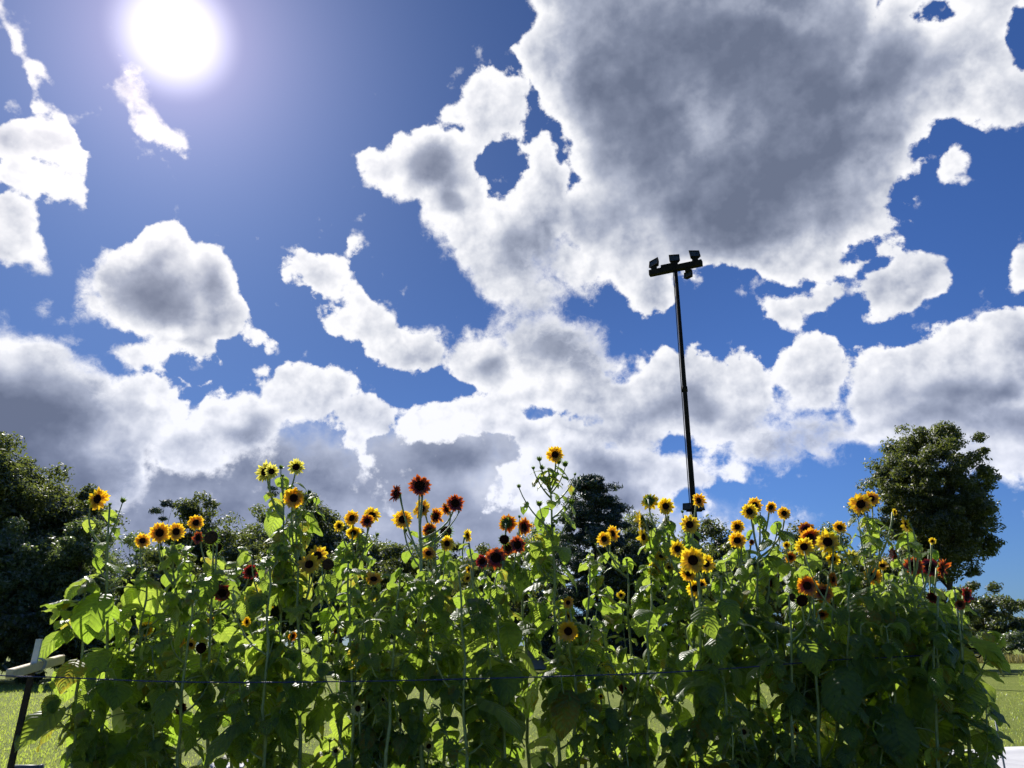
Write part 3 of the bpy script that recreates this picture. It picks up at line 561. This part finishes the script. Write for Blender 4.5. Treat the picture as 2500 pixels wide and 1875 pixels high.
def tree(name, label, px, ytop, hw, Y, kind='mid', cat='tree', low=.18, nclump=70, per=230, ls=.11, cs=.17, bumpy=1., shape='round', group=None, ybot=None, gap=.0, trunk=True, tilt=0., seed=1):
    g = np.random.default_rng(seed*977+int(px)); rr = random.Random(seed*13+int(px))
    T = at(px, ytop, Y); H = T.z; rad = hw*zdepth(at(px, (ytop+1577)/2, Y))/F; root = empty(name, (T.x, Y, 0)); tag(root, label, cat, group)
    z0 = at(px, ybot, Y).z if ybot else H*low; cz = (z0+H)/2; hz = (H-z0)/2; C = []
    for k in range(nclump):
        for tr in range(40):
            u = g.normal(size=3); u /= np.linalg.norm(u); r = g.random()**.4
            if shape == 'cone':
                t = g.random()**.8; zz = H-(H-z0)*t; rmax = rad*(.05+.95*t**.55)*(.75+.35*g.random()); th = g.random()*6.28; q = g.random()**.5
                c = np.array([math.cos(th)*rmax*q, math.sin(th)*rmax*q, zz-.06*q*rmax]); break
            bump = 1+bumpy*.16*math.sin(u[0]*5+seed)+bumpy*.14*math.sin(u[2]*6+seed*2+u[1]*4)
            c = np.array([u[0]*rad*r*bump*.86, u[1]*rad*r*bump*.86, cz+u[2]*hz*r*.90*(1 if u[2] < 0 else min(bump, 1.05))])
            if shape == 'round' and c[2] < cz: c[:2] *= (.80+.20*(c[2]-z0)/(cz-z0+.01))
            if g.random() > gap*(1 if r < .55 else .3): break
        c[0] += tilt*(c[2]-z0); C.append(c)
    C = np.array(C); cr = (rad+hz)/2*(cs if shape != 'cone' else .09)*(.5+1.0*g.random(len(C)))
    P = []; Nn = []
    for c, r in zip(C, cr):
        m = int(per*(.6+.8*g.random())); u = g.normal(size=(m, 3)); u /= np.linalg.norm(u, axis=1, keepdims=True)
        rr_ = (g.random((m, 1))**.45)*r*(1+.25*np.sin(u[:, :1]*7+c[0])*np.cos(u[:, 2:]*6))
        sq = np.array([1.15, 1.15, .75 if shape != 'cone' else .5]); P.append(c+u*rr_*sq); Nn.append(u)
    P = np.concatenate(P); Nn = np.concatenate(Nn); n = len(P)
    P[:, 2] = np.maximum(P[:, 2], .08)
    nm = Nn*.6+g.normal(size=(n, 3))*.55+np.array([0, 0, .35]); nm /= np.linalg.norm(nm, axis=1, keepdims=True)
    A = np.cross(nm, g.normal(size=(n, 3))); A /= np.linalg.norm(A, axis=1, keepdims=True); B = np.cross(nm, A); s = ls*(.6+.8*g.random((n, 1)))/2
    w = .55 if shape != 'cone' else .22
    quadsoup('crown', TM[kind], P, A*s*1.25, B*s*w, np.clip(g.random((n, 2))*.6+.4*np.repeat(g.random((1, 2)), n, 0), 0, 1), parent=root)
    if trunk:
        mb = MB(); tr = max(.10, H*.018); top = Vector((tilt*(cz-z0), 0, cz+hz*.55)); base = Vector((rr.uniform(-.2, .2), 0, -.1)); pts = bez(base, Vector((base.x, 0, z0+.2)), top, 8)
        mb.tube(pts, [tr*(1.25 if i == 0 else 1)*(1-.85*i/7) for i in range(8)], 9)
        order = sorted(range(len(C)), key=lambda i: g.random())[:26]
        for i in order:
            c = Vector(C[i]); zs = max(z0*.75, min(c.z-.25*(c.xy.length+.3), top.z*.95)); t = max(0, min(1, (zs-pts[0].z)/(top.z-pts[0].z))); p0 = pts[min(7, int(t*7))]
            mb.tube(bez(p0, p0.lerp(c, .5)+Vector((0, 0, .12*rad)), c, 5), [tr*.38*(1-t*.6)*q for q in (1, .75, .5, .35, .2)], 5, False)
        mb.build('trunk', M_BARK, root)
    return root
gl = 'trees along the left edge of the lawn'; gb = 'trees behind the sunflowers'
tree('broadleaf_tree', 'tallest dark tree at the left edge of the photo', 25, 1050, 150, 38, 'dark', group=gl, nclump=150, per=300, ls=.17, low=.1, gap=.3, seed=3)
tree('broadleaf_tree', 'dark green tree stepping down right of the tallest left one', 150, 1105, 95, 40, 'dark', group=gl, nclump=100, per=300, ls=.16, low=.1, gap=.3, seed=4)
tree('broadleaf_tree', 'dark tree behind the leftmost golden bloom', 235, 1150, 62, 42, 'dark', group=gl, nclump=80, per=260, ls=.16, low=.1, seed=5)
tree('broadleaf_tree', 'pale glinting tree in front of the tallest left one', 70, 1225, 120, 35, 'pale', group=gl, nclump=120, per=300, ls=.14, low=.05, seed=6)
tree('broadleaf_tree', 'pale round tree low behind the left end sunflower', 225, 1240, 100, 36, 'pale', group=gl, nclump=100, per=300, ls=.14, low=.05, seed=7)
tree('broadleaf_tree', 'mid green tree low at the far left frame edge', -60, 1300, 110, 33, 'mid', group=gl, nclump=90, per=300, ls=.14, low=.04, seed=8)
tree('broadleaf_tree', 'low pale tree between the left trees and the small spruce', 345, 1290, 105, 48, 'pale', group=gb, nclump=102, low=.05, ls=.15, seed=9)
tree('spruce_tree', 'thin dark spruce poking up left of the tufted tree', 410, 1208, 75, 58, 'fir', group=gb, shape='cone', nclump=50, per=200, ls=.28, low=.15, seed=10)
tree('broadleaf_tree', 'tufted dark tree standing above the four golden blooms', 483, 1183, 64, 56, 'dark', group=gb, nclump=102, per=240, ls=.2, low=.1, gap=.4, seed=11)
tree('broadleaf_tree', 'mid green rounded tree right of the tufted one', 565, 1245, 81, 56, 'mid', group=gb, nclump=102, ls=.18, low=.05, seed=12)
tree('broadleaf_tree', 'mid green tree just left of the lemon sunflower', 635, 1222, 67, 58, 'mid', group=gb, nclump=93, ls=.18, low=.05, seed=13)
tree('spruce_tree', 'small spruce tip hidden behind the lemon sunflower stems', 668, 1190, 75, 62, 'fir', group=gb, shape='cone', nclump=45, per=180, ls=.28, low=.2, seed=14)
tree('broadleaf_tree', 'dense dark round tree right of the lemon sunflower', 792, 1192, 112, 55, 'dark', group=gb, nclump=187, per=280, ls=.18, low=.05, seed=15)
tree('broadleaf_tree', 'low mid green tree under the small yellow cluster', 925, 1285, 105, 58, 'mid', group=gb, nclump=119, ls=.18, low=.05, seed=16)
tree('broadleaf_tree', 'low pale tree under the dark red blooms', 1045, 1290, 98, 60, 'pale', group=gb, nclump=102, ls=.18, low=.05, seed=17)
tree('broadleaf_tree', 'low dark tree behind the rusty red blooms', 1190, 1310, 91, 62, 'dark', group=gb, nclump=102, ls=.18, low=.05, seed=18)
tree('broadleaf_tree', 'mid green tree behind the foot of the tallest sunflower', 1310, 1250, 98, 60, 'mid', group=gb, nclump=102, ls=.18, low=.05, seed=19)
tree('pine_tree', 'dark layered pine right of the tallest sunflower', 1445, 1160, 185, 52, 'fir', group=gb, shape='cone', nclump=400, per=210, ls=.28, low=.05, seed=20)
tree('broadleaf_tree', 'grey green tree between the pine and the lamp pole', 1560, 1222, 86, 58, 'mid', group=gb, nclump=119, ls=.18, low=.05, seed=21)
tree('broadleaf_tree', 'dark round tree around the foot of the lamp pole', 1735, 1250, 95, 55, 'dark', group=gb, nclump=119, ls=.18, low=.05, seed=22)
tree('broadleaf_tree', 'low dark tree right of the lamp pole', 1840, 1345, 98, 58, 'dark', group=gb, nclump=85, ls=.18, low=.05, seed=23)
tree('broadleaf_tree', 'dark half of the pair of small trees against blue sky', 1930, 1226, 42, 62, 'dark', group=gb, nclump=60, ls=.2, low=.05, gap=.4, seed=24)
tree('broadleaf_tree', 'lighter half of the pair of small trees against blue sky', 2008, 1232, 48, 60, 'pale', group=gb, nclump=60, ls=.2, low=.05, gap=.3, seed=25)
tree('broadleaf_tree', 'big lone dark tree with a rounded crown on the right', 2238, 1014, 180, 48, 'dark', group=gb, nclump=560, per=210, ls=.155, cs=.09, ybot=1450, gap=.22, tilt=.02, bumpy=1.1, seed=26)
tree('broadleaf_tree', 'sparse twiggy tree cut by the right frame edge', 2540, 1110, 50, 55, 'dark', group=gb, nclump=45, per=40, ls=.16, low=.3, cs=.13, seed=27)
tree('broadleaf_tree', 'low dark tree left of the big lone tree', 2130, 1335, 75, 58, 'dark', group=gb, nclump=80, ls=.18, low=.05, seed=33)
tree('broadleaf_tree', 'low green tree behind the yellow blooms right of the pole', 1660, 1290, 60, 57, 'mid', group=gb, nclump=80, ls=.18, low=.05, seed=34)
tree('broadleaf_tree', 'low dark tree between the red bloom trees', 1115, 1315, 60, 59, 'dark', group=gb, nclump=80, ls=.18, low=.05, seed=35)
tree('broadleaf_tree', 'low dark tree behind the two-bloom curved stems', 1505, 1270, 70, 59, 'dark', group=gb, nclump=80, ls=.18, low=.05, seed=36)
tree('broadleaf_tree', 'low green tree left of the dense dark round tree', 700, 1265, 60, 57, 'mid', group=gb, nclump=80, ls=.18, low=.05, seed=37)
gs = 'shrubs along the far edge of the lawn'
tree('shrub', 'dark shrub right of the big lone tree trunk', 2385, 1412, 90, 92, 'dark', 'shrub', group=gs, nclump=60, ls=.3, low=.0, seed=28)
tree('shrub', 'green shrub at the right frame edge', 2500, 1450, 70, 94, 'mid', 'shrub', group=gs, nclump=50, ls=.3, low=.0, seed=29)
tree('shrub', 'dark shrub below the big lone tree', 2290, 1420, 70, 56, 'dark', 'shrub', group=gs, nclump=60, ls=.2, low=.0, seed=30)
tree('shrub', 'long pale bramble thicket on the meadow at far right', 2400, 1530, 110, 88, 'pale', 'shrub', group=gs, nclump=60, per=200, ls=.22, low=.0, trunk=False, seed=31)
tree('shrub', 'pale bramble bank running out of the right frame edge', 2560, 1522, 120, 88, 'pale', 'shrub', group=gs, nclump=60, per=220, ls=.22, low=.0, trunk=False, seed=32)
for i, (px, yt, hw, Y, k, lab) in enumerate([(-20,1470,110,34,'dark','dark shrub at the left frame edge above the lawn'),(110,1480,90,33.5,'dark','dark shrub behind the white post tip'),(250,1470,100,35,'mid','dark green shrub behind the left end sunflower'),
    (420,1350,130,46,'dark','dark shrub behind the low golden blooms'),(620,1340,120,50,'dark','dark shrub behind the lemon sunflower foot'),(800,1330,120,50,'mid','green shrub behind the overlapping yellow blooms'),(990,1330,120,52,'dark','dark shrub behind the tall straight stem'),
    (1180,1340,120,52,'dark','dark shrub behind the rusty red blooms'),(1560,1340,120,50,'dark','dark shrub behind the lawn gap'),(1760,1340,120,50,'mid','green shrub behind the lamp pole foot'),(1960,1330,130,52,'dark','dark shrub behind the orange pair'),(2140,1330,110,52,'dark','dark shrub between the orange pair and the lone tree')]):
    tree('shrub', lab, px, yt-25, hw, Y, k, 'shrub', group=gs, nclump=120, per=230, ls=.18, low=0., trunk=False, seed=40+i)

# small pale shed seen in slits between the leaves
def shed():
    c = at(1385, 1577, 57); root = empty('shed', (c.x, c.y, 0)); tag(root, 'small pale shed glimpsed through the leaves below the tallest sunflower', 'shed')
    w, d, hh = 5.6, 3.2, 2.5; mb = MB(); mb.box(Matrix.Translation((0, 0, hh/2)), w, d, hh, .01)
    mb.add([(-w/2, -d/2, hh), (-w/2, d/2, hh), (-w/2, 0, hh+.9), (w/2, -d/2, hh), (w/2, d/2, hh), (w/2, 0, hh+.9)], [(0, 1, 2), (3, 5, 4)])
    mb.build('wall', pbr('pale_siding', (.42, .43, .45), (.50, .50, .52), sc=3, rough=.7, bump=.4, bsc=20, stretch=(.2, .2, 8)), root, False)
    mb = MB()
    for s in (-1, 1):
        a = math.atan2(.9, d/2); mb.box(Matrix.Translation((0, s*(d/4+.1), hh+.45)) @ Matrix.Rotation(-s*a, 4, 'X'), w+.4, (d/2+.3)/math.cos(a), .07, .01)
    mb.build('roof', pbr('dark_shingle', (.03, .03, .032), (.06, .055, .05), sc=9, rough=.9, bump=.6), root, False)
    mb = MB(); mb.box(Matrix.Translation((1.2, -d/2-.02, 1.02)), .95, .06, 2.04, .01); dr = mb.build('door', pbr('dark_door', (.05, .05, .055), sc=4, rough=.6), root, False)
    mb = MB(); mb.box(Matrix.Translation((1.55, -d/2-.08, 1.0)), .05, .06, .12, .01); mb.build('handle', M_POLE, dr, False)
    mb = MB()
    for (x, z, sx, sz) in ((-1.3, 1.95, 1.2, .08), (-1.3, 1.05, 1.2, .08), (-1.86, 1.5, .08, .82), (-.74, 1.5, .08, .82), (-1.3, 1.5, .05, .82)): mb.box(Matrix.Translation((x, -d/2-.03, z)), sx, .06, sz, .005)
    wd = mb.build('window', M_WHITE, root, False)
    mb = MB(); mb.box(Matrix.Translation((-1.3, -d/2-.012, 1.5)), 1.04, .03, .82); mb.build('pane', M_GLASS, wd, False)
shed()

# ---------------------------------------------------------------- T-post, crosspiece, ropes
def post():
    top = at(93, 1560, 4.0); bot = at(22, 1875, 4.0); d = (bot-top).normalized(); foot = top+d*((top.z+.12)/-d.z); spl = at(80, 1640, 4.0)
    root = empty('fence_post', (foot.x, foot.y, 0)); O = Vector(root.location); tag(root, 'studded dark steel post with a white painted tip at the left end of the bed', 'post')
    x = Vector((1, 0, 0)); z = (-d).normalized(); y = z.cross(x).normalized(); x = y.cross(z).normalized()
    def seg(name, a, b, m):
        mb = MB(); c = (a+b)/2-O; L = (b-a).length; fr = frame(c, x, y, z)
        mb.box(fr, .030, .005, L, .001); mb.box(fr @ Matrix.Translation((0, .0162, 0)), .005, .0275, L, .001)
        if m is M_POST:
            for k in range(int(L/.052)): mb.box(fr @ Matrix.Translation((.0125, -.0062, -L/2+.03+k*.052)), .011, .0075, .018, .002)
        return mb.build(name, m, root, False)
    seg('post_shaft', foot, spl, M_POST); seg('white_tip', spl, top, M_WHITE)
    a = at(22, 1646, 3.80); b = at(151, 1609, 4.28); c = (a+b)/2; L = (b-a).length; dx = (b-a).normalized(); up = Vector((0, 0, 1)); dy = up.cross(dx).normalized(); dz = dx.cross(dy)
    root2 = empty('wooden_crosspiece', c-Vector((0, 0, .02)), 0); tag(root2, 'pale sawn wooden crosspiece tied across the left post', 'crosspiece')
    mb = MB(); mb.box(frame(Vector((0, 0, .02)), dx, dy, dz), L, .034, .043, .004); mb.build('batten', M_WOOD, root2, False)
    mb = MB()
    for k in (-.008, .004, .014):
        ring = [frame(Vector((0, 0, .02)), dx, dy, dz) @ Vector((.01+k+.3*.03*math.sin(t*3), .028*math.cos(t)*1.05, .034*math.sin(t)*1.05)) for t in [i*2*math.pi/20 for i in range(21)]]
        mb.tube(ring, [.0022]*21, 5, False)
    mb.build('tie_wire', M_CORD, root2)
    return a, b
PA, PB = post()
def rope(name, label, pts, r, m, cat='rope'):
    P = [at(*p) for p in pts]; Q = []
    for i in range(len(P)-1):
        p0 = P[max(i-1, 0)]; p1 = P[i]; p2 = P[i+1]; p3 = P[min(i+2, len(P)-1)]
        for k in range(8):
            t = k/8; Q.append(.5*((2*p1)+(p2-p0)*t+(2*p0-5*p1+4*p2-p3)*t*t+(3*p1-p0-3*p2+p3)*t**3))
    Q.append(P[-1]); c = P[0]; o = MB(); o.tube([q-c for q in Q], [r]*len(Q), 6); ob = o.build(name, m); ob.location = c; tag(ob, label, cat); return ob
rope('blue_rope', 'taut blue rope strung across the front of the bed from the crosspiece', [(-150,1620,3.70),(-20,1645,3.78),(30,1651,3.79),(120,1653,3.80),(240,1658,3.92),(400,1664,3.94),(600,1666,3.96),(900,1663,3.98),(1200,1656,4.00),(1400,1650,4.02),(1600,1643,4.04),(1780,1632,4.06),(1900,1623,4.08),(2040,1611,4.10),(2150,1606,4.12),(2260,1600,4.15),(2390,1594,4.20)], .0031, M_ROPE)
rope('pale_cord', 'thin pale cord running from the far end of the crosspiece behind the leaves', [(152,1622,4.28),(200,1634,4.4),(270,1647,4.6),(500,1652,5.2),(1200,1650,5.7),(2000,1625,5.8),(2390,1600,5.6)], .0026, M_CORD, 'cord')
rope('black_hose', 'black hose loop sticking out of the right end of the bed', [(2330,1590,4.3),(2362,1584,4.25),(2382,1584,4.2),(2392,1592,4.2),(2394,1601,4.2),(2386,1605,4.2),(2376,1600,4.22),(2362,1587,4.25),(2330,1575,4.35)], .0042, M_POLE, 'hose')
def rod(name, label, a, b, r, m, cat):
    A = at(*a); B = at(*b); d = (B-A).normalized(); ft = A+d*((A.z+.05)/-d.z) if d.z < -.2 else B
    mb = MB(); mb.tube([ft-ft, (A-ft)*.5, A-ft], [r, r, r*.9], 8); mb.tube([(A-ft)-(-d)*.02, (A-ft)+(-d)*.006], [r*1.5, r*1.5], 8)
    o = mb.build(name, m); o.location = ft; tag(o, label, cat); return o
rod('garden_stake', 'grey leaning metal stake on the lawn right of the bed', (2415, 1676, 5.6), (2438, 1798, 5.6), .007, M_CORD, 'stake')
rod('garden_stake', 'thin dark upright cane hugging the right edge of the bed', (2355, 1640, 4.3), (2360, 1725, 4.3), .004, M_POLE, 'stake')
rod('garden_stake', 'thin pale stake leaning low inside the bed, right of the middle', (1823, 1731, 4.9), (1850, 1790, 4.9), .005, M_CORD, 'stake')

def sheet():
    m = pbr('ground_sheet', (.52, .52, .54), (.62, .62, .63), sc=2.5, rough=.75, bump=.5, bsc=5, dist=.03)
    for name, lab, x0, x1, y0, y1, s in (('ground_sheet', 'pale grey ground sheet on the lawn at the lower right corner', 4.7, 9.8, 6.0, 12.3, 1), ('ground_sheet', 'small pale sheet on the grass seen low behind the left plants', -3.75, -3.35, 10.4, 10.9, 2)):
        r2 = random.Random(s); mb = MB(); nx = ny = 18; v = []
        for j in range(ny+1):
            for i in range(nx+1):
                v.append((x0+(x1-x0)*i/nx+r2.uniform(-.02, .02), y0+(y1-y0)*j/ny+r2.uniform(-.02, .02), .09+.025*math.sin(i*.9+j*.3)+.02*r2.random()))
        mb.add(v, [(j*(nx+1)+i, j*(nx+1)+i+1, (j+1)*(nx+1)+i+1, (j+1)*(nx+1)+i) for j in range(ny) for i in range(nx)])
        o = mb.build(name, m); tag(o, lab, 'ground sheet'); so_ = o.modifiers.new('thick', 'SOLIDIFY'); so_.thickness = .012
    a = at(42, 1843, 10.4); b = at(108, 1844, 10.4); a.z = b.z = .09; mb = MB(); dd = b-a
    mb.tube([Vector((0, 0, 0)), dd*.5, dd], [.035]*3, 12); mb.tube([dd*.93, dd*1.02], [.041]*2, 12)
    o = mb.build('grey_pipe', pbr('grey_plastic', (.09, .095, .11), sc=5, rough=.5)); o.location = a; tag(o, 'short grey pipe lying on the lawn right of the left post', 'pipe')
sheet()

# ---------------------------------------------------------------- floodlight pole
def lamp(name, root, c, fx, size, aim, glow=False):
    """one box floodlight: tapering housing, rim, glass and the bracket under it"""
    m4 = Matrix.Translation(c) @ Euler(aim).to_matrix().to_4x4(); s = size; mb = MB()
    prof = [(-.5, .5, 0), (-.47, .47, .16), (-.36, .36, .42), (-.2, .2, .52)]; vs = []
    for (_, r, y) in prof: vs += [m4 @ Vector((sx*r*s, y*s, sz*r*s*.88)) for sx, sz in ((-1, -1), (1, -1), (1, 1), (-1, 1))]
    mb.add(vs, [(k*4+j, (k+1)*4+j, (k+1)*4+(j+1) % 4, k*4+(j+1) % 4) for k in range(3) for j in range(4)]+[(12, 13, 14, 15)])
    for sx, sz, w, h in ((0, .46, 1.06, .07), (0, -.46, 1.06, .07), (.5, 0, .06, .86), (-.5, 0, .06, .86)): mb.box(m4 @ Matrix.Translation((sx*s, -.03*s, sz*s)), w*s, .08*s, h*s, .01*s)
    hd = mb.build('floodlight', M_POLE, root, False)
    mb = MB(); mb.box(m4 @ Matrix.Translation((0, .012*s, 0)), .95*s, .02*s, .84*s); mb.build('glass', M_GLASS, hd, False)
    return hd
def pole():
    Y = 42.; T = at(1649, 655, Y); B = Vector((T.x, Y, 0)); root = empty('light_pole', B); tag(root, 'tall dark floodlight pole with a tilted crossarm carrying four lamps', 'light pole')
    H = T.z; mb = MB(); mb.tube([Vector((0, 0, -.1)), Vector((0, 0, H*.3)), Vector((0, 0, H*.6)), Vector((0, 0, H))], [.18, .16, .135, .11], 16); mb.tube([Vector((0, 0, -.05)), Vector((0, 0, .12))], [.34, .34], 16)
    for t in (.33, .66): mb.tube([Vector((0, 0, H*t)), Vector((0, 0, H*t+.3))], [.17, .16], 16)
    mb.build('pole_shaft', M_POLE, root)
    mb = MB(); mb.tube([Vector((-.24, -.05, 1.9)), Vector((-.21, -.05, H*.5)), Vector((-.16, -.04, H-.3)), Vector((-.05, 0, H))], [.025]*4, 6)
    mb.build('conduit', M_POLE, root)
    yaw = R(-26); ax = Matrix.Translation((0, 0, H)) @ Matrix.Rotation(yaw, 4, 'Z'); mb = MB(); mb.box(ax, 3.25, .34, .36, .02)
    arm = mb.build('crossarm', M_POLE, root, False)
    def mount(x, z):
        mb = MB(); mb.box(ax @ Matrix.Translation((x, 0, z)), .34, .20, .28, .02); mb.build('bracket', M_POLE, arm, False)
    for x, dz, aim in ((-1.32, .68, (R(-22), R(-8), yaw+R(-18))), (-.02, .70, (R(-22), R(0), yaw+R(18))), (1.22, .70, (R(-25), 0, yaw+R(26)))):
        mount(x, .28); lamp('floodlight', root, ax @ Vector((x, 0, dz)), 1, .60, aim)
    mount(.74, -.26); lamp('floodlight', root, ax @ Vector((.74, -.05, -.58)), 1, .52, (R(-22), R(-8), yaw+R(-16)))
    mb = MB(); mb.box(ax @ Matrix.Translation((-.5, 0, .27)), .75, .26, .2, .03); mb.build('ballast_box', M_POLE, arm, False)
    z = at(1690, 1245, Y).z; mb = MB(); mb.box(Matrix.Translation((0, -.05, z)), .85, .2, .2, .02); mb.build('lower_bracket', M_POLE, root, False)
    for x, s in ((-.42, .42), (.30, .45)): lamp('floodlight', root, Vector((x, -.2, z+.15)), 1, s, (R(-20), 0, R(-25) if x < 0 else R(10)))
    mb = MB(); mb.box(Matrix.Translation((0, -.25, 1.6)), .4, .25, .6, .02); mb.build('switch_box', M_POLE, root, False)
pole()
